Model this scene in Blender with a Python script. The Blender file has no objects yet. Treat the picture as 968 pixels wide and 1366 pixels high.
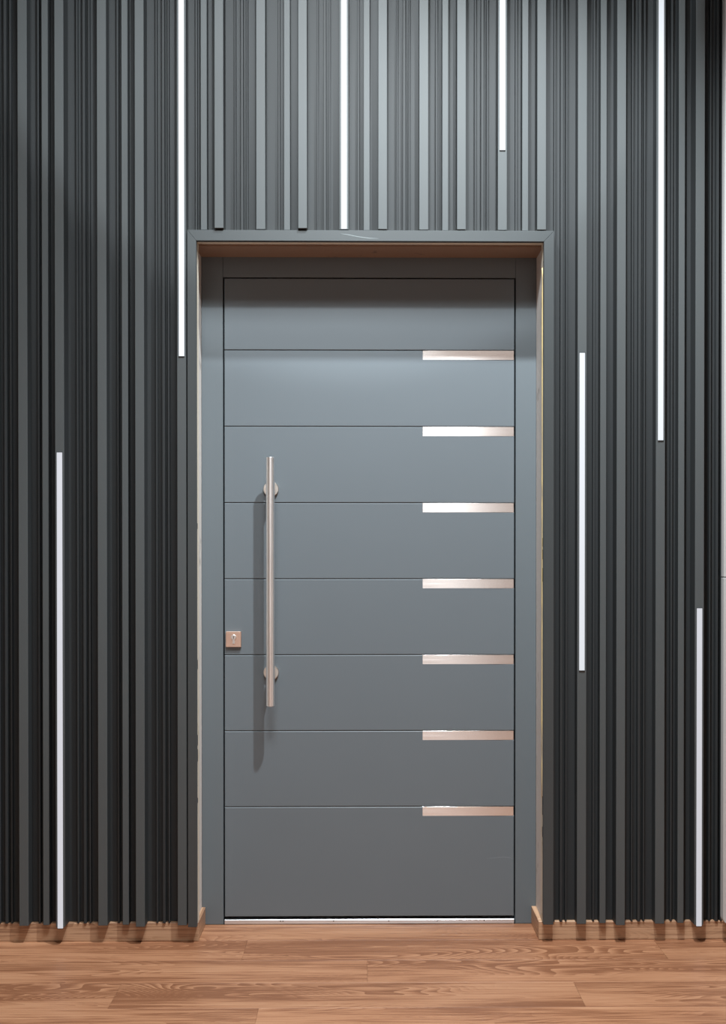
import bpy, bmesh, math, random
from mathutils import Vector, Euler
random.seed(7)
S = bpy.context.scene
COL = S.collection

# ------------------------------------------------------------------ camera, world, lights, exposure
CAM_H = 1.21
cam = bpy.data.cameras.new('camera')
cam_o = bpy.data.objects.new('camera', cam)
COL.objects.link(cam_o)
cam_o.location = (0, -3.5, CAM_H)
cam_o.rotation_euler = Euler((math.radians(90 - 0.4), 0, math.radians(-0.6)), 'XYZ')
cam.sensor_fit = 'HORIZONTAL'
cam.sensor_width = 36.0
cam.lens = 36.0 * 1474 / 968
cam.shift_x = -0.01595
cam.shift_y = 0.07365
cam.clip_start = 0.05
S.camera = cam_o

S.view_settings.view_transform = 'Standard'
S.view_settings.look = 'None'
S.view_settings.gamma = 1.0
S.view_settings.use_curve_mapping = False
S.view_settings.exposure = 0.75

world = bpy.data.worlds.new('world')
S.world = world
world.use_nodes = True
world.node_tree.nodes['Background'].inputs[0].default_value = (0.8, 0.9, 1.0, 1)
world.node_tree.nodes['Background'].inputs[1].default_value = 0.02


def spot(loc, target, energy, angle, blend, radius, color):
    l = bpy.data.lights.new('lamp_or_fill_spot', 'SPOT')
    l.energy = energy
    l.spot_size = math.radians(angle)
    l.spot_blend = blend
    l.shadow_soft_size = radius
    l.color = color
    o = bpy.data.objects.new('lamp_or_fill_spot', l)
    COL.objects.link(o)
    o.location = loc
    o.rotation_euler = (Vector(target) - Vector(loc)).to_track_quat('-Z', 'Y').to_euler()
    return o


def area(loc, sx, sy, energy, color):
    l = bpy.data.lights.new('ceiling_panel', 'AREA')
    l.shape = 'RECTANGLE'
    l.size = sx
    l.size_y = sy
    l.energy = energy
    l.color = color
    o = bpy.data.objects.new('ceiling_panel', l)
    COL.objects.link(o)
    o.location = loc
    return o


COOL = (0.90, 0.97, 1.0)
# downlight over the door, a softer one further into the room, a spot on the upper cladding, two unseen spots added to brighten the rear wall
spot((0.50, -1.12, 4.12), (0.45, -0.75, 0.0), 400, 82, 0.7, 0.04, COOL)
spot((-0.12, -1.80, 4.12), (-0.12, -0.80, 0.8), 345, 110, 0.6, 0.55, COOL)
spot((-0.08, -1.45, 3.45), (-0.08, 0.0, 3.27), 72, 80, 0.10, 0.03, COOL)
spot((0.95, -4.25, 4.12), (0.95, -5.4, 1.5), 260, 74, 0.8, 0.10, (1.0, 0.93, 0.90))  # added, unseen: brightens the rear wall that the steel mirrors
spot((-0.95, -4.25, 4.12), (-0.95, -5.4, 1.5), 220, 74, 0.8, 0.10, (1.0, 0.93, 0.90))  # second added spot, widens the bright patch for the handle reflection


# ------------------------------------------------------------------ materials
def new_mat(name):
    m = bpy.data.materials.new(name)
    m.use_nodes = True
    return m, m.node_tree, m.node_tree.nodes['Principled BSDF']


def N(nt, t, **kw):
    n = nt.nodes.new(t)
    for k, v in kw.items():
        setattr(n, k, v)
    return n


def paint(name, col, rough, var=0.06, bump=0.02, scale=900.0, metallic=0.0, spec=0.5):
    m, nt, b = new_mat(name)
    tc = N(nt, 'ShaderNodeTexCoord')
    n1 = N(nt, 'ShaderNodeTexNoise')
    n1.inputs['Scale'].default_value = 3.0
    n1.inputs['Detail'].default_value = 4
    nt.links.new(tc.outputs['Object'], n1.inputs['Vector'])
    mix = N(nt, 'ShaderNodeMix', data_type='RGBA')
    mix.inputs[6].default_value = tuple(c * (1 - var) for c in col) + (1,)
    mix.inputs[7].default_value = tuple(c * (1 + var) for c in col) + (1,)
    nt.links.new(n1.outputs[0], mix.inputs[0])
    nt.links.new(mix.outputs[2], b.inputs['Base Color'])
    b.inputs['Roughness'].default_value = rough
    b.inputs['Metallic'].default_value = metallic
    b.inputs['Specular IOR Level'].default_value = spec
    if bump:
        n2 = N(nt, 'ShaderNodeTexNoise')
        n2.inputs['Scale'].default_value = scale
        nt.links.new(tc.outputs['Object'], n2.inputs['Vector'])
        bp = N(nt, 'ShaderNodeBump')
        bp.inputs['Strength'].default_value = bump
        bp.inputs['Distance'].default_value = 0.001
        nt.links.new(n2.outputs[0], bp.inputs['Height'])
        nt.links.new(bp.outputs[0], b.inputs['Normal'])
    return m


def steel(name, col, rough, aniso_axis, aniso=0.8):
    """brushed steel; fine scratches along aniso_axis (0 = x, 2 = z)"""
    m, nt, b = new_mat(name)
    tc = N(nt, 'ShaderNodeTexCoord')
    mp = N(nt, 'ShaderNodeMapping')
    sc = [600, 600, 600]
    sc[aniso_axis] = 6
    mp.inputs['Scale'].default_value = sc
    nt.links.new(tc.outputs['Object'], mp.inputs['Vector'])
    n = N(nt, 'ShaderNodeTexNoise')
    n.inputs['Scale'].default_value = 1.0
    n.inputs['Detail'].default_value = 3
    nt.links.new(mp.outputs[0], n.inputs['Vector'])
    mr = N(nt, 'ShaderNodeMapRange')
    mr.inputs[3].default_value = rough * 0.75
    mr.inputs[4].default_value = rough * 1.3
    nt.links.new(n.outputs[0], mr.inputs[0])
    nt.links.new(mr.outputs[0], b.inputs['Roughness'])
    bp = N(nt, 'ShaderNodeBump')
    bp.inputs['Strength'].default_value = 0.12
    bp.inputs['Distance'].default_value = 0.0006
    nt.links.new(n.outputs[0], bp.inputs['Height'])
    nt.links.new(bp.outputs[0], b.inputs['Normal'])
    b.inputs['Base Color'].default_value = col + (1,)
    b.inputs['Metallic'].default_value = 1.0
    b.inputs['Anisotropic'].default_value = aniso
    tg = N(nt, 'ShaderNodeCombineXYZ')
    tg.inputs[2].default_value = 1.0
    nt.links.new(tg.outputs[0], b.inputs['Tangent'])
    return m


def wood(name, dark, mid, light, rough=0.42, axis='x'):
    m, nt, b = new_mat(name)
    tc = N(nt, 'ShaderNodeTexCoord')
    oi = N(nt, 'ShaderNodeObjectInfo')
    off = N(nt, 'ShaderNodeVectorMath', operation='SCALE')
    off.inputs[0].default_value = (37.0, 11.0, 5.0)
    nt.links.new(oi.outputs['Random'], off.inputs['Scale'])
    add = N(nt, 'ShaderNodeVectorMath', operation='ADD')
    nt.links.new(tc.outputs['Object'], add.inputs[0])
    nt.links.new(off.outputs[0], add.inputs[1])

    def mapped(sc):
        mp = N(nt, 'ShaderNodeMapping')
        mp.inputs['Scale'].default_value = sc if axis == 'x' else (sc[1], sc[0], sc[2])
        nt.links.new(add.outputs[0], mp.inputs['Vector'])
        return mp.outputs[0]

    def noise(sc, detail=3, dist=0.0):
        n = N(nt, 'ShaderNodeTexNoise')
        n.inputs['Scale'].default_value = 1.0
        n.inputs['Detail'].default_value = detail
        n.inputs['Distortion'].default_value = dist
        nt.links.new(mapped(sc), n.inputs['Vector'])
        return n.outputs[0]

    # cathedral figure: contour lines of a stretched noise field
    field = noise((1.3, 7.0, 7.0), 1.0, 0.3)
    mul = N(nt, 'ShaderNodeMath', operation='MULTIPLY')
    mul.inputs[1].default_value = 46.0
    nt.links.new(field, mul.inputs[0])
    fr = N(nt, 'ShaderNodeMath', operation='FRACT')
    nt.links.new(mul.outputs[0], fr.inputs[0])
    # amount of figure varies over the plank
    amt = N(nt, 'ShaderNodeMapRange')
    amt.inputs[1].default_value = 0.45
    amt.inputs[2].default_value = 0.68
    amt.inputs[3].default_value = 0.05
    amt.inputs[4].default_value = 0.42
    nt.links.new(noise((0.9, 5.0, 5.0), 1.0), amt.inputs[0])
    streak = noise((5.0, 190.0, 190.0), 4.0)
    broad = noise((1.1, 13.0, 13.0), 3.0, 0.4)
    # sum
    a1 = N(nt, 'ShaderNodeMath', operation='MULTIPLY')
    nt.links.new(fr.outputs[0], a1.inputs[0])
    nt.links.new(amt.outputs[0], a1.inputs[1])
    a2 = N(nt, 'ShaderNodeMath', operation='MULTIPLY_ADD')
    nt.links.new(streak, a2.inputs[0])
    a2.inputs[1].default_value = 0.85
    nt.links.new(a1.outputs[0], a2.inputs[2])
    a3 = N(nt, 'ShaderNodeMath', operation='MULTIPLY_ADD')
    nt.links.new(broad, a3.inputs[0])
    a3.inputs[1].default_value = 0.80
    nt.links.new(a2.outputs[0], a3.inputs[2])
    cr = N(nt, 'ShaderNodeValToRGB')
    cr.color_ramp.elements[0].position = 0.60
    cr.color_ramp.elements[0].color = light + (1,)
    cr.color_ramp.elements[1].position = 1.22
    cr.color_ramp.elements[1].color = dark + (1,)
    e = cr.color_ramp.elements.new(0.88)
    e.color = mid + (1,)
    nt.links.new(a3.outputs[0], cr.inputs[0])
    hsv = N(nt, 'ShaderNodeHueSaturation')
    mr = N(nt, 'ShaderNodeMapRange')
    mr.inputs[3].default_value = 0.96
    mr.inputs[4].default_value = 1.04
    nt.links.new(oi.outputs['Random'], mr.inputs[0])
    nt.links.new(mr.outputs[0], hsv.inputs['Value'])
    nt.links.new(cr.outputs[0], hsv.inputs['Color'])
    nt.links.new(hsv.outputs[0], b.inputs['Base Color'])
    b.inputs['Roughness'].default_value = rough
    bp = N(nt, 'ShaderNodeBump')
    bp.inputs['Strength'].default_value = 0.12
    bp.inputs['Distance'].default_value = 0.001
    nt.links.new(streak, bp.inputs['Height'])
    nt.links.new(bp.outputs[0], b.inputs['Normal'])
    return m


def glow(name, col, strength):
    m, nt, b = new_mat(name)
    b.inputs['Base Color'].default_value = (0.25, 0.26, 0.28, 1)
    b.inputs['Roughness'].default_value = 0.5
    b.inputs['Emission Color'].default_value = col + (1,)
    b.inputs['Emission Strength'].default_value = strength * 0.6
    return m


def plaster(name, col, dirt):
    m, nt, b = new_mat(name)
    tc = N(nt, 'ShaderNodeTexCoord')
    n1 = N(nt, 'ShaderNodeTexNoise')
    n1.inputs['Scale'].default_value = 14.0
    n1.inputs['Detail'].default_value = 6
    nt.links.new(tc.outputs['Object'], n1.inputs['Vector'])
    cr = N(nt, 'ShaderNodeValToRGB')
    cr.color_ramp.elements[0].position = 0.24
    cr.color_ramp.elements[0].color = dirt + (1,)
    cr.color_ramp.elements[1].position = 0.36
    cr.color_ramp.elements[1].color = col + (1,)
    nt.links.new(n1.outputs[0], cr.inputs[0])
    nt.links.new(cr.outputs[0], b.inputs['Base Color'])
    b.inputs['Roughness'].default_value = 0.85
    n2 = N(nt, 'ShaderNodeTexNoise')
    n2.inputs['Scale'].default_value = 60.0
    nt.links.new(tc.outputs['Object'], n2.inputs['Vector'])
    bp = N(nt, 'ShaderNodeBump')
    bp.inputs['Strength'].default_value = 0.35
    bp.inputs['Distance'].default_value = 0.003
    nt.links.new(n2.outputs[0], bp.inputs['Height'])
    nt.links.new(bp.outputs[0], b.inputs['Normal'])
    return m


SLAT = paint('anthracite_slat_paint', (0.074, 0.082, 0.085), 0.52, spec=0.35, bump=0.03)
SLAT_SHADED = paint('anthracite_shaded_slat_paint', (0.029, 0.032, 0.034), 0.55, spec=0.3, bump=0.03)  # slat paint darkened, shade of the grooves put into the colour
TRIM = paint('anthracite_trim_paint', (0.048, 0.055, 0.058), 0.45)
DOOR = paint('slate_door_paint', (0.138, 0.163, 0.182), 0.46, var=0.03, bump=0.03)
FRAME = paint('slate_frame_paint', (0.130, 0.154, 0.170), 0.46, var=0.03, bump=0.03)
SEAL = paint('black_rubber_seal', (0.008, 0.008, 0.009), 0.7, bump=0)
STEEL_H = steel('brushed_steel_inlay', (0.86, 0.82, 0.80), 0.22, 0, 0.985)
STEEL_V = steel('brushed_steel_bar', (0.95, 0.93, 0.92), 0.35, 2, 0.5)
STEEL = steel('satin_steel', (0.72, 0.66, 0.60), 0.36, 0)
ALU = steel('aluminium_sill', (0.75, 0.75, 0.77), 0.35, 0)
STEEL_TINTED = steel('floor_tinted_steel', (0.86, 0.63, 0.52), 0.34, 0)  # plain steel, warm reflection of the floor put into its base colour
SCREW = paint('dark_screw', (0.10, 0.09, 0.09), 0.4, metallic=0.8, bump=0)
PLASTER = plaster('raw_plaster', (0.66, 0.62, 0.59), (0.34, 0.31, 0.28))
RAWCORE = plaster('raw_trim_core', (0.66, 0.60, 0.50), (0.40, 0.32, 0.16))
SOFFIT = plaster('raw_brown_soffit', (0.26, 0.165, 0.115), (0.10, 0.06, 0.04))
FOAM = plaster('yellow_foam', (0.72, 0.56, 0.24), (0.5, 0.36, 0.14))
FLOORW = wood('oak_laminate', (0.21, 0.084, 0.040), (0.35, 0.161, 0.083), (0.45, 0.234, 0.131))
BASEW = wood('oak_skirting', (0.30, 0.160, 0.092), (0.48, 0.285, 0.170), (0.56, 0.350, 0.225))
BASEWY = wood('oak_skirting_return', (0.30, 0.160, 0.092), (0.48, 0.285, 0.170), (0.56, 0.350, 0.225), axis='y')
WALLP = paint('pale_wall_paint', (0.58, 0.56, 0.54), 0.8)
CEILP = paint('dark_ceiling_paint', (0.12, 0.12, 0.12), 0.85)
PALE = paint('pale_grey_board', (0.46, 0.46, 0.46), 0.45)
CONC = paint('subfloor', (0.2, 0.2, 0.2), 0.9)

# ------------------------------------------------------------------ helpers
WLOC = {}


def empty(name, loc):
    o = bpy.data.objects.new(name, None)
    o.empty_display_size = 0.05
    COL.objects.link(o)
    o.location = loc
    WLOC[o.name] = Vector(loc)
    return o


def link(name, mesh, mat, parent=None, loc=(0, 0, 0)):
    o = bpy.data.objects.new(name, mesh)
    COL.objects.link(o)
    if mat is not None and not mesh.materials:
        mesh.materials.append(mat)
    w = Vector(loc)
    WLOC[o.name] = w
    if parent is not None:
        o.parent = parent
        o.location = w - WLOC[parent.name]
    else:
        o.location = w
    return o


def tag(o, label=None, cat=None, group=None, kind=None):
    if label: o['label'] = label
    if cat: o['category'] = cat
    if group: o['group'] = group
    if kind: o['kind'] = kind
    return o


def bm_box(bm, x0, x1, y0, y1, z0, z1, bevel=0.0, seg=1):
    ps = [(x0, y0, z0), (x1, y0, z0), (x1, y1, z0), (x0, y1, z0), (x0, y0, z1), (x1, y0, z1), (x1, y1, z1), (x0, y1, z1)]
    v = [bm.verts.new(p) for p in ps]
    fs = [(0, 3, 2, 1), (4, 5, 6, 7), (0, 1, 5, 4), (1, 2, 6, 5), (2, 3, 7, 6), (3, 0, 4, 7)]
    f = [bm.faces.new([v[i] for i in q]) for q in fs]
    if bevel:
        es = list({e for q in f for e in q.edges})
        bmesh.ops.bevel(bm, geom=es, offset=bevel, segments=seg, affect='EDGES', profile=0.5, clamp_overlap=True)


def bm_mesh(name, bm, smooth=False):
    me = bpy.data.meshes.new(name)
    bmesh.ops.recalc_face_normals(bm, faces=bm.faces)
    bm.to_mesh(me)
    bm.free()
    if smooth:
        for p in me.polygons:
            p.use_smooth = True
    return me


CACHE = {}


def box(name, x0, x1, y0, y1, z0, z1, mat, parent=None, bevel=0.0, seg=1):
    """box as its own object, origin at the middle of its foot; alike boxes share one mesh"""
    cx, cy = (x0 + x1) / 2, (y0 + y1) / 2
    hx, hy, h = (x1 - x0) / 2, (y1 - y0) / 2, z1 - z0
    key = (round(hx, 5), round(hy, 5), round(h, 5), bevel, seg, mat.name)
    if key not in CACHE:
        bm = bmesh.new()
        bm_box(bm, -hx, hx, -hy, hy, 0, h, bevel, seg)
        CACHE[key] = bm_mesh(name, bm)
    return link(name, CACHE[key], mat, parent, (cx, cy, z0))


def boxes(name, lst, mat, parent=None, loc=(0, 0, 0)):
    bm = bmesh.new()
    for b in lst:
        x0, x1, y0, y1, z0, z1 = b[:6]
        bm_box(bm, x0 - loc[0], x1 - loc[0], y0 - loc[1], y1 - loc[1], z0 - loc[2], z1 - loc[2], b[6] if len(b) > 6 else 0)
    return link(name, bm_mesh(name, bm), mat, parent, loc)


def lathe(bm, prof, axis, centre, n=40):
    """revolve (radius, along) profile round an axis ('y' or 'z') through centre"""
    rings = []
    for r, a in prof:
        ring = []
        for k in range(n):
            t = 2 * math.pi * k / n
            c, s = r * math.cos(t), r * math.sin(t)
            p = (c, a, s) if axis == 'y' else (c, s, a)
            ring.append(bm.verts.new((centre[0] + p[0], centre[1] + p[1], centre[2] + p[2])))
        rings.append(ring)
    for i in range(len(rings) - 1):
        for k in range(n):
            bm.faces.new([rings[i][k], rings[i][(k + 1) % n], rings[i + 1][(k + 1) % n], rings[i + 1][k]])
    bm.faces.new(rings[0])
    bm.faces.new(rings[-1])


def turned(name, prof, axis, centre, mat, parent, n=40):
    bm = bmesh.new()
    lathe(bm, prof, axis, (0, 0, 0), n)
    me = bm_mesh(name, bm, True)
    for p in me.polygons:
        if len(p.vertices) > 4:
            p.use_smooth = False
    try:
        me.set_sharp_from_angle(angle=math.radians(35))
    except Exception:
        pass
    return link(name, me, mat, parent, centre)


# ------------------------------------------------------------------ room shell
CEIL = 4.20
XL, XR, YR = -2.35, 2.35, -5.4
WF, WB = 0.012, 0.30               # plaster wall: front and back plane
OL, OR_, OT = -0.531, 0.5715, 2.203   # doorway opening in the wall

floor = boxes('floor', [(XL - 0.1, XR + 0.1, YR - 0.1, WB, -0.03, -0.011)], CONC)
tag(floor, 'oak laminate floor of long planks running along the wall', kind='structure')
# planks
PW = 0.1755
PL = 1.285
GAP = 0.0004
bm = bmesh.new()
bm_box(bm, 0, PL - GAP, -PW / 2 + GAP / 2, PW / 2 - GAP / 2, -0.011, 0, 0.0003)
PLANK = bm_mesh('plank', bm)
starts = {0: 0.92, 1: 0.013, 2: 0.60, 3: -0.28}
row = -1
while True:
    y1 = -0.0111 - PW * row
    y0 = y1 - PW
    if y0 < YR - 0.05:
        break
    yc = (y0 + y1) / 2
    if row == -1:
        # the row that runs into the doorway and under the skirting
        bmx = bmesh.new()
        bm_box(bmx, OL, OR_, y0 + GAP / 2, 0.140, -0.011, 0, 0.0003)
        me = bm_mesh('plank', bmx)
        link('plank', me, FLOORW, floor, (0, 0, 0))
    else:
        s = starts.get(row, random.uniform(-0.6, 0.6))
        while s > XL - 0.02:
            s -= PL
        x = s
        while x < XR + 0.02:
            a, b_ = max(x, XL), min(x + PL, XR)
            if b_ - a > 0.03:
                if a == x and b_ == x + PL:
                    link('plank', PLANK, FLOORW, floor, (x, yc, 0))
                else:
                    bmx = bmesh.new()
                    bm_box(bmx, 0, b_ - a - GAP, -PW / 2 + GAP / 2, PW / 2 - GAP / 2, -0.011, 0, 0.0003)
                    link('plank', bm_mesh('plank', bmx), FLOORW, floor, (a, yc, 0))
            x += PL
    row += 1

wall = boxes('wall_back', [(XL - 0.1, OL, WF, WB, 0, CEIL), (OR_, XR + 0.1, WF, WB, 0, CEIL), (OL, OR_, WF, WB, OT, CEIL)], PLASTER)
tag(wall, 'back wall clad in dark grey vertical slats around a deep doorway', kind='structure')
for nm, b in (('wall_left', (XL - 0.1, XL, YR, WF, 0, CEIL)), ('wall_right', (XR, XR + 0.1, YR, WF, 0, CEIL)), ('wall_rear', (XL - 0.1, XR + 0.1, YR - 0.1, YR, 0, CEIL))):
    tag(boxes(nm, [b], WALLP), kind='structure')
tag(boxes('ceiling', [(XL - 0.1, XR + 0.1, YR - 0.1, WB, CEIL, CEIL + 0.1)], CEILP), kind='structure')

sf = boxes('soffit_board', [(OL, OR_, WF + 0.001, 0.1395, OT - 0.006, OT - 0.0005)], SOFFIT, wall)
sf['label'] = 'raw brown soffit board'

# ------------------------------------------------------------------ slatted cladding
TXL, TXR, TZ = -0.5472, 0.5970, 2.2312    # outer edges of the door surround
ZB = 0.0585                               # foot of the cladding (top of the skirting)
ZP = TZ + 0.003                           # foot of the slats above the surround
AX = [-1.8000, -1.5530, -1.3065, -1.0599, -0.8138, -0.5656, -0.3187, -0.0592, 0.1898, 0.4357, 0.6863, 0.9326, 1.1786, 1.4250, 1.6710]
DA, DM, DB = 0.042, 0.035, 0.055          # how far wide / narrow / deep slats stand out


def slat(panel, xc, w, d, z0, name='slat', bev=0.0012):
    o = box(name, xc - w / 2, xc + w / 2, -d, 0.0, z0, CEIL - 0.001, SLAT if name == 'slat' else SLAT_SHADED, panel, bev)
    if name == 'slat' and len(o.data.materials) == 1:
        o.data.materials.append(SLAT_SHADED)          # flanks darkened too: groove shade put into their colour
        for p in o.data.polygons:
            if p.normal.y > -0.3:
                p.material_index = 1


for i in range(1, len(AX)):
    a, pa = AX[i], AX[i - 1]
    x0, x1 = pa + 0.0165, a + 0.0160
    db = 0.1265 if a > 0.8 else 0.1285

    def foot(x):
        return ZP if TXL - 0.004 < x < TXR + 0.001 else ZB
    if x1 <= TXL or x0 >= TXR:
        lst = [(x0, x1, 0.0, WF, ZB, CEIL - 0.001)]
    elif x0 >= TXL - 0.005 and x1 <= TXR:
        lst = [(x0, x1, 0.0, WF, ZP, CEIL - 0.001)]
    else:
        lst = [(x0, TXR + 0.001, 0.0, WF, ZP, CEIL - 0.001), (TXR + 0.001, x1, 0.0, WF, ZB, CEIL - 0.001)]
    panel = boxes('cladding_panel', lst, SLAT_SHADED, wall, (x0, 0, lst[-1][4]))
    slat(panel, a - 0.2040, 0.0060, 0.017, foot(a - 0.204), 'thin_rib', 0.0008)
    slat(panel, a - 0.1782, 0.0196, DM, foot(a - 0.1782))
    slat(panel, a - db, 0.0282, 0.0468 if 0.1 < a < 0.7 else DB, foot(a - db))
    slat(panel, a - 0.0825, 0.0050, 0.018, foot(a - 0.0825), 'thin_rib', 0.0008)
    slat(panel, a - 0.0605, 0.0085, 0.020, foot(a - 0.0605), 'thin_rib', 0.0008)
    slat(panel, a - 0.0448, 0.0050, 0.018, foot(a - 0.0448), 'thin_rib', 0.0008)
    slat(panel, a, 0.0290, DA, foot(a))


# ------------------------------------------------------------------ skirting
def prism(name, pts, z0, z1, mat, parent=None, loc=(0, 0, 0), bevel=0.0):
    bm = bmesh.new()
    lo = [bm.verts.new((p[0] - loc[0], p[1] - loc[1], z0 - loc[2])) for p in pts]
    hi = [bm.verts.new((p[0] - loc[0], p[1] - loc[1], z1 - loc[2])) for p in pts]
    n = len(pts)
    fs = [bm.faces.new(lo[::-1]), bm.faces.new(hi)]
    for k in range(n):
        fs.append(bm.faces.new([lo[k], lo[(k + 1) % n], hi[(k + 1) % n], hi[k]]))
    if bevel:
        bmesh.ops.bevel(bm, geom=list({e for f in fs for e in f.edges}), offset=bevel, segments=1, affect='EDGES', clamp_overlap=True)
    return link(name, bm_mesh(name, bm), mat, parent, loc)


SK = 0.058
bl = prism('baseboard_left', [(XL, -0.015), (-0.5190, -0.015), (-0.5190, WF), (XL, WF)], 0.0005, SK, BASEW, bevel=0.001)
tag(bl, 'low oak skirting board under the slats left of the door', kind='structure')
prism('return_board', [(OL, WF), (-0.5190, WF), (-0.5190, 0.139), (OL, 0.139)], 0.0005, SK + 0.001, BASEWY, bl, bevel=0.001)
br = prism('baseboard_right', [(0.5560, -0.015), (XR, -0.015), (XR, WF), (0.5560, WF)], 0.0005, SK, BASEW, bevel=0.001)
tag(br, 'low oak skirting board under the slats right of the door', kind='structure')
prism('return_board', [(0.5560, WF), (OR_, WF), (OR_, 0.139), (0.5560, 0.139)], 0.0005, SK + 0.001, BASEWY, br, bevel=0.001)

# ------------------------------------------------------------------ door surround: three mitred plates on a raw core
IL, IR, IT = -0.5191, 0.5653, 2.1975
tr = empty('trim_1', (0.02, -0.03, 0))
tag(tr, 'mitred dark grey surround framing the doorway', kind='structure')


def plate(name, pts, y0, y1, mat, parent, bevel=0.0008):
    """polygon given in x,z, pushed through y"""
    bm = bmesh.new()
    f = [bm.verts.new((x - WLOC[parent.name].x, y0 - WLOC[parent.name].y, z - WLOC[parent.name].z)) for x, z in pts]
    k = [bm.verts.new((x - WLOC[parent.name].x, y1 - WLOC[parent.name].y, z - WLOC[parent.name].z)) for x, z in pts]
    n = len(pts)
    fs = [bm.faces.new(f), bm.faces.new(k[::-1])]
    for j in range(n):
        fs.append(bm.faces.new([f[j], k[j], k[(j + 1) % n], f[(j + 1) % n]]))
    if bevel:
        bmesh.ops.bevel(bm, geom=list({e for q in fs for e in q.edges}), offset=bevel, segments=1, affect='EDGES', clamp_overlap=True)
    return link(name, bm_mesh(name, bm), mat, parent, WLOC[parent.name])


plate('trim_piece', [(TXL, ZB - 0.004), (IL, ZB - 0.004), (IL, IT), (TXL, TZ)], -0.047, -0.030, TRIM, tr)
plate('trim_piece', [(IR, ZB), (TXR, ZB), (TXR, TZ), (IR, IT)], -0.047, -0.030, TRIM, tr)
plate('trim_piece', [(TXL, TZ), (IL, IT), (IR, IT), (TXR, TZ)], -0.047, -0.030, TRIM, tr)
plate('raw_core', [(TXL + 0.001, ZB), (IL - 0.001, ZB), (IL - 0.001, IT + 0.005), (TXL + 0.001, IT + 0.005)], -0.030, WF - 0.001, RAWCORE, tr, 0)
plate('raw_core', [(IR + 0.001, ZB), (TXR - 0.001, ZB), (TXR - 0.001, IT + 0.005), (IR + 0.001, IT + 0.005)], -0.030, WF - 0.001, RAWCORE, tr, 0)
plate('raw_core', [(TXL + 0.001, IT + 0.006), (TXR - 0.001, IT + 0.006), (TXR - 0.001, TZ - 0.001), (TXL + 0.001, TZ - 0.001)], -0.030, WF - 0.001, RAWCORE, tr, 0)


def bead(name, x, y, z0, z1, r, mat, parent, seed):
    rng = random.Random(seed)
    bm = bmesh.new()
    rings = []
    z = z0
    while z <= z1:
        rr = r * rng.uniform(0.6, 1.25)
        rings.append([bm.verts.new((x + rr * math.cos(t) - WLOC[parent.name].x, y + 1.6 * rr * math.sin(t) - WLOC[parent.name].y, z - WLOC[parent.name].z)) for t in [k * math.pi / 3 for k in range(6)]])
        z += rng.uniform(0.03, 0.07)
    for q in range(len(rings) - 1):
        for k in range(6):
            bm.faces.new([rings[q][k], rings[q][(k + 1) % 6], rings[q + 1][(k + 1) % 6], rings[q + 1][k]])
    bm.faces.new(rings[0])
    bm.faces.new(rings[-1])
    return link(name, bm_mesh(name, bm, True), mat, parent, WLOC[parent.name])


tag(bead('foam_bead', IR + 0.0025, -0.012, 0.45, 2.19, 0.0032, FOAM, tr, 3), 'yellowish foam bead')

rng = random.Random(11)
for x, zs in ((IR - 0.0002, (1.245, 1.205, 1.135, 0.43, 0.40, 0.33)), (IL - 0.0018, (1.30, 0.86, 0.62, 0.57, 0.44))):
    for z in zs:
        h = rng.uniform(0.012, 0.045)
        o = boxes('chip', [(x, x + 0.002, -0.0300, -0.0235, z, z + h)], SEAL, tr, (x, -0.03, z))
        o['label'] = 'dark chip in the raw edge'


def scratch(name, pts, y, w, mat, parent):
    """hairline scratch: a thin raised ribbon through x,z points"""
    bm = bmesh.new()
    p = WLOC[parent.name]
    rows = []
    for i, (x, z) in enumerate(pts):
        ww = w * (0.3 if i in (0, len(pts) - 1) else 1)
        rows.append([bm.verts.new((x - p.x, y - dy - p.y, z + sz * ww / 2 - p.z)) for dy, sz in ((0, -1), (0.0002, -1), (0.0002, 1), (0, 1))])
    for i in range(len(rows) - 1):
        for k in range(4):
            bm.faces.new([rows[i][k], rows[i][(k + 1) % 4], rows[i + 1][(k + 1) % 4], rows[i + 1][k]])
    bm.faces.new(rows[0])
    bm.faces.new(rows[-1])
    return link(name, bm_mesh(name, bm), mat, parent, p)


SCRATCH = paint('pale_scratch', (0.16, 0.185, 0.19), 0.6, bump=0)
scratch('scratch', [(-0.070, 2.2205), (-0.045, 2.2170), (-0.015, 2.2110), (0.020, 2.2065), (0.048, 2.2055)], -0.047, 0.0022, SCRATCH, tr)

# ------------------------------------------------------------------ the door
FY = 0.140
d1 = empty('door_1', (0.02, FY, 0))
tag(d1, 'slate grey security door with seven steel inlays and a long pull handle', kind='structure')
LX0, LX1, LZ0, LZ1 = -0.4555, 0.4985, 0.0265, 2.1275
box('frame_jamb', OL + 0.0005, LX0 - 0.0045, FY, FY + 0.06, 0.001, OT - 0.001, FRAME, d1, 0.0010)
box('frame_jamb', LX1 + 0.0045, OR_ - 0.0005, FY, FY + 0.06, 0.001, OT - 0.001, FRAME, d1, 0.0010)
box('frame_head', LX0 - 0.004, LX1 + 0.004, FY, FY + 0.06, LZ1 + 0.004, OT - 0.001, FRAME, d1, 0.0010)
boxes('door_seal', [(LX0 - 0.004, LX0 + 0.02, FY + 0.060, FY + 0.075, 0.012, LZ1), (LX1 - 0.02, LX1 + 0.004, FY + 0.060, FY + 0.075, 0.012, LZ1), (LX0 - 0.004, LX1 + 0.004, FY + 0.060, FY + 0.075, LZ1 - 0.02, LZ1 + 0.01), (LX0, LX1, FY + 0.060, FY + 0.075, 0.012, 0.045)], SEAL, d1)
leaf = box('door_leaf', LX0 + 0.0008, LX1 - 0.0008, FY + 0.0055, FY + 0.058, LZ0 + 0.001, LZ1 - 0.001, DOOR, d1)
PY0, PY1 = FY + 0.0005, FY + 0.0053
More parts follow.
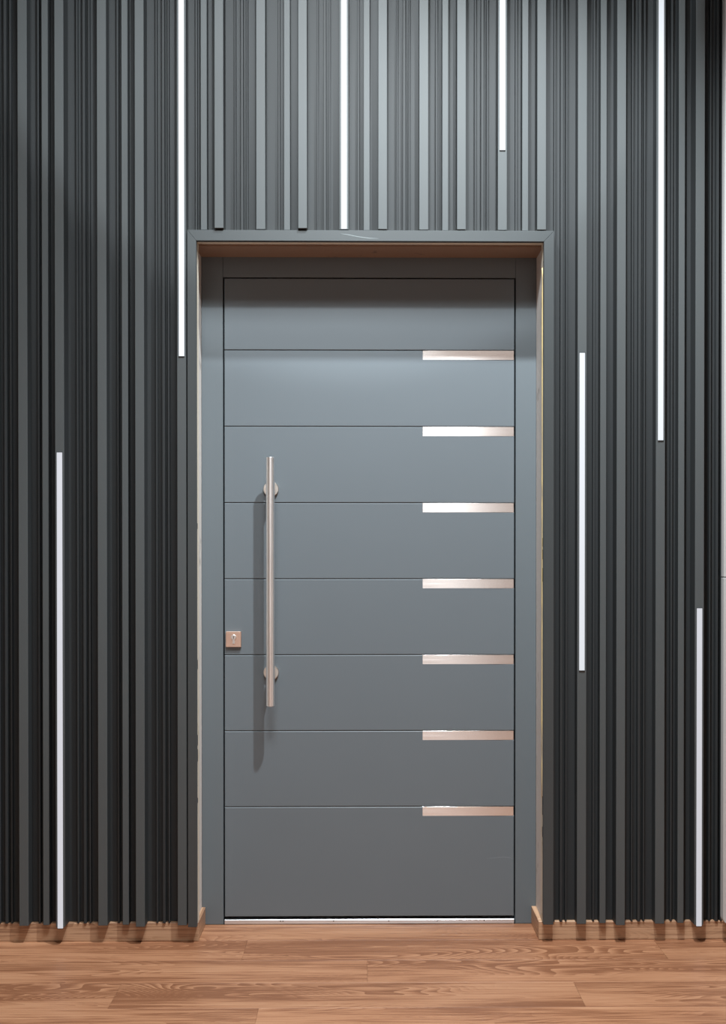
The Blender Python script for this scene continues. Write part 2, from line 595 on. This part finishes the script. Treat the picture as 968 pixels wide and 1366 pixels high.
GZ = [1.8925, 1.6415, 1.3905, 1.1402, 0.8897, 0.6392, 0.3885]
edges = [LZ1] + GZ + [LZ0]
IX0, IX1, IH = 0.1963, 0.4968, 0.0300
for k in range(8):
    t, b_ = edges[k], edges[k + 1]
    g = 0.0011
    top = t - (g if k else 0)
    bot = b_ + (g if k < 7 else 0)
    if k == 0:
        box('door_panel', LX0, LX1, PY0, PY1, bot, top, DOOR, leaf, 0.0015)
    else:
        # each board is cut out at its upper right for the inlay
        bm = bmesh.new()
        pts = [(LX0, bot), (LX1, bot), (LX1, top - IH), (IX0, top - IH), (IX0, top), (LX0, top)]
        f = [bm.verts.new((x, PY0, z)) for x, z in pts]
        r = [bm.verts.new((x, PY1, z)) for x, z in pts]
        bm.faces.new(f)
        bm.faces.new(r[::-1])
        for j in range(6):
            bm.faces.new([f[j], r[j], r[(j + 1) % 6], f[(j + 1) % 6]])
        bmesh.ops.bevel(bm, geom=[e for e in bm.edges if all(v.co.y < PY0 + 1e-5 for v in e.verts)], offset=0.0017, segments=1, affect='EDGES')
        link('door_panel', bm_mesh('door_panel', bm), DOOR, leaf, (0, 0, 0))
        o = box('steel_inlay', IX0 + 0.0003, IX1, PY0 - 0.0001, PY1, top - IH + 0.0003, top + 0.0004, STEEL_H, leaf, 0.0001)
        o['label'] = 'brushed steel inlay'

SCRATCH_D = paint('pale_door_scratch', (0.21, 0.24, 0.26), 0.6, bump=0)
scratch('scratch', [(0.408, 0.2165), (0.435, 0.2185), (0.462, 0.2210), (0.485, 0.2190), (0.497, 0.2130)], PY0, 0.0016, SCRATCH_D, d1)

# threshold
th = box('threshold', LX0 - 0.002, LX1 + 0.002, FY - 0.001, FY + 0.055, 0.0008, 0.0165, ALU, d1, 0.002)
th['label'] = 'silver aluminium threshold'
for x in (-0.272, -0.264, -0.097, 0.085, 0.245, 0.40):
    turned('screw', [(0.0022, 0.0005), (0.0022, -0.0004)], 'y', (x, FY - 0.001, 0.0118), SCREW, th, 10)

# pull handle
HX, HY, HR = -0.2995, 0.075, 0.0139
ph = turned('pull_handle', [(HR - 0.0012, -0.4023), (HR, -0.4010), (HR, 0.4010), (HR - 0.0012, 0.4023)], 'z', (HX, HY, 1.1322), STEEL_V, d1, 48)
ph['label'] = 'long round brushed steel pull handle'
for z in (1.4357, 0.8330):
    turned('standoff', [(0.0095, 0.006), (0.0095, -0.055)], 'y', (HX, FY, z), STEEL, ph, 24)
    turned('rosette', [(0.0250, 0.0002), (0.0250, -0.0070), (0.0235, -0.0085), (0.0100, -0.0085)], 'y', (HX - 0.0027, FY, z), STEEL, ph, 40)

# lock
lk = box('lock_plate', -0.4505, -0.4000, FY - 0.0085, FY + 0.0003, 0.9165, 0.9675, STEEL_TINTED, d1, 0.0012)
lk['label'] = 'square steel lock plate with floor reflection tinted into its colour'
turned('lock_cylinder', [(0.0085, 0.001), (0.0085, -0.0022), (0.0075, -0.003)], 'y', (-0.4245, FY - 0.0085, 0.9490), STEEL_V, lk, 28)
boxes('cylinder_neck', [(-0.4283, -0.4207, FY - 0.0105, FY - 0.0080, 0.9270, 0.9445, 0.0008)], STEEL_V, lk, (-0.4245, FY - 0.0085, 0.927))
boxes('keyhole', [(-0.4253, -0.4237, FY - 0.0118, FY - 0.0110, 0.9445, 0.9530)], SEAL, lk, (-0.4245, FY - 0.0115, 0.949))

# ------------------------------------------------------------------ LED strips in the slats
LW = 0.0168


def led(x, d, z0, z1, strength, label, col=(0.90, 0.945, 1.0)):
    t = empty('led_strip', (x, -d, z0))
    tag(t, label, 'light strip', 'white light strips set into the slats')
    m = glow('led_diffuser', col, strength)
    box('diffuser', x - LW / 2, x + LW / 2, -d - 0.0022, -d - 0.0001, z0 + 0.0015, z1 - 0.0015, m, t, 0.0006)
    for z in (z0, z1 - 0.0015):
        box('end_cap', x - LW / 2 - 0.0005, x + LW / 2 + 0.0005, -d - 0.0024, -d - 0.0001, z, z + 0.0015, SLAT_SHADED, t)


ZT = CEIL - 0.002
led(-0.5656, DA, 1.8370, ZT, 0.72, 'long white light strip passing just left of the upper left corner of the door surround')
led(-0.0592, DA, ZP + 0.0005, ZT, 0.95, 'white light strip ending on top of the door surround, above the middle of the door')
led(0.4357, DA, 2.4820, ZT, 0.95, 'short white light strip above the right end of the door, stopping well above the surround')
led(0.9326, DA, 1.5765, ZT, 0.58, 'white light strip from the top on the right slats, ending at mid height')
led(0.6863, DA, 0.8550, 1.8530, 0.56, 'white light strip floating at mid height right beside the door surround')
led(1.1786 - 0.1265, DB, 0.0540, 1.0535, 0.45, 'white light strip rising from the floor at the right end of the slats', (0.90, 0.92, 1.0))
led(-0.8138 - 0.1285, DB, 0.0540, 1.5385, 0.50, 'tall white light strip rising from the floor on the slats left of the door', (0.90, 0.92, 1.0))

# ------------------------------------------------------------------ pale board standing over the slats at the right edge
pb = empty('pale_board', (1.30, -0.055, 0.064))
tag(pb, 'pale grey two-piece board with rounded foot at the right edge of the slatted wall', 'board')


def board(z0, z1, rounded):
    x0, x1, r = 1.1240, 1.50, 0.016
    pts = [(x1, z0), (x1, z1), (x0, z1)]
    if rounded:
        pts += [(x0 + r - r * math.cos(t), z0 + r - r * math.sin(t)) for t in [k * math.pi / 12 for k in range(0, 7)]]
    else:
        pts += [(x0, z0)]
    return plate('board', pts[::-1], -0.068, -0.0421, PALE, pb, 0.0012)



board(0.066, 1.1475, True)
board(1.1500, CEIL - 0.002, False)
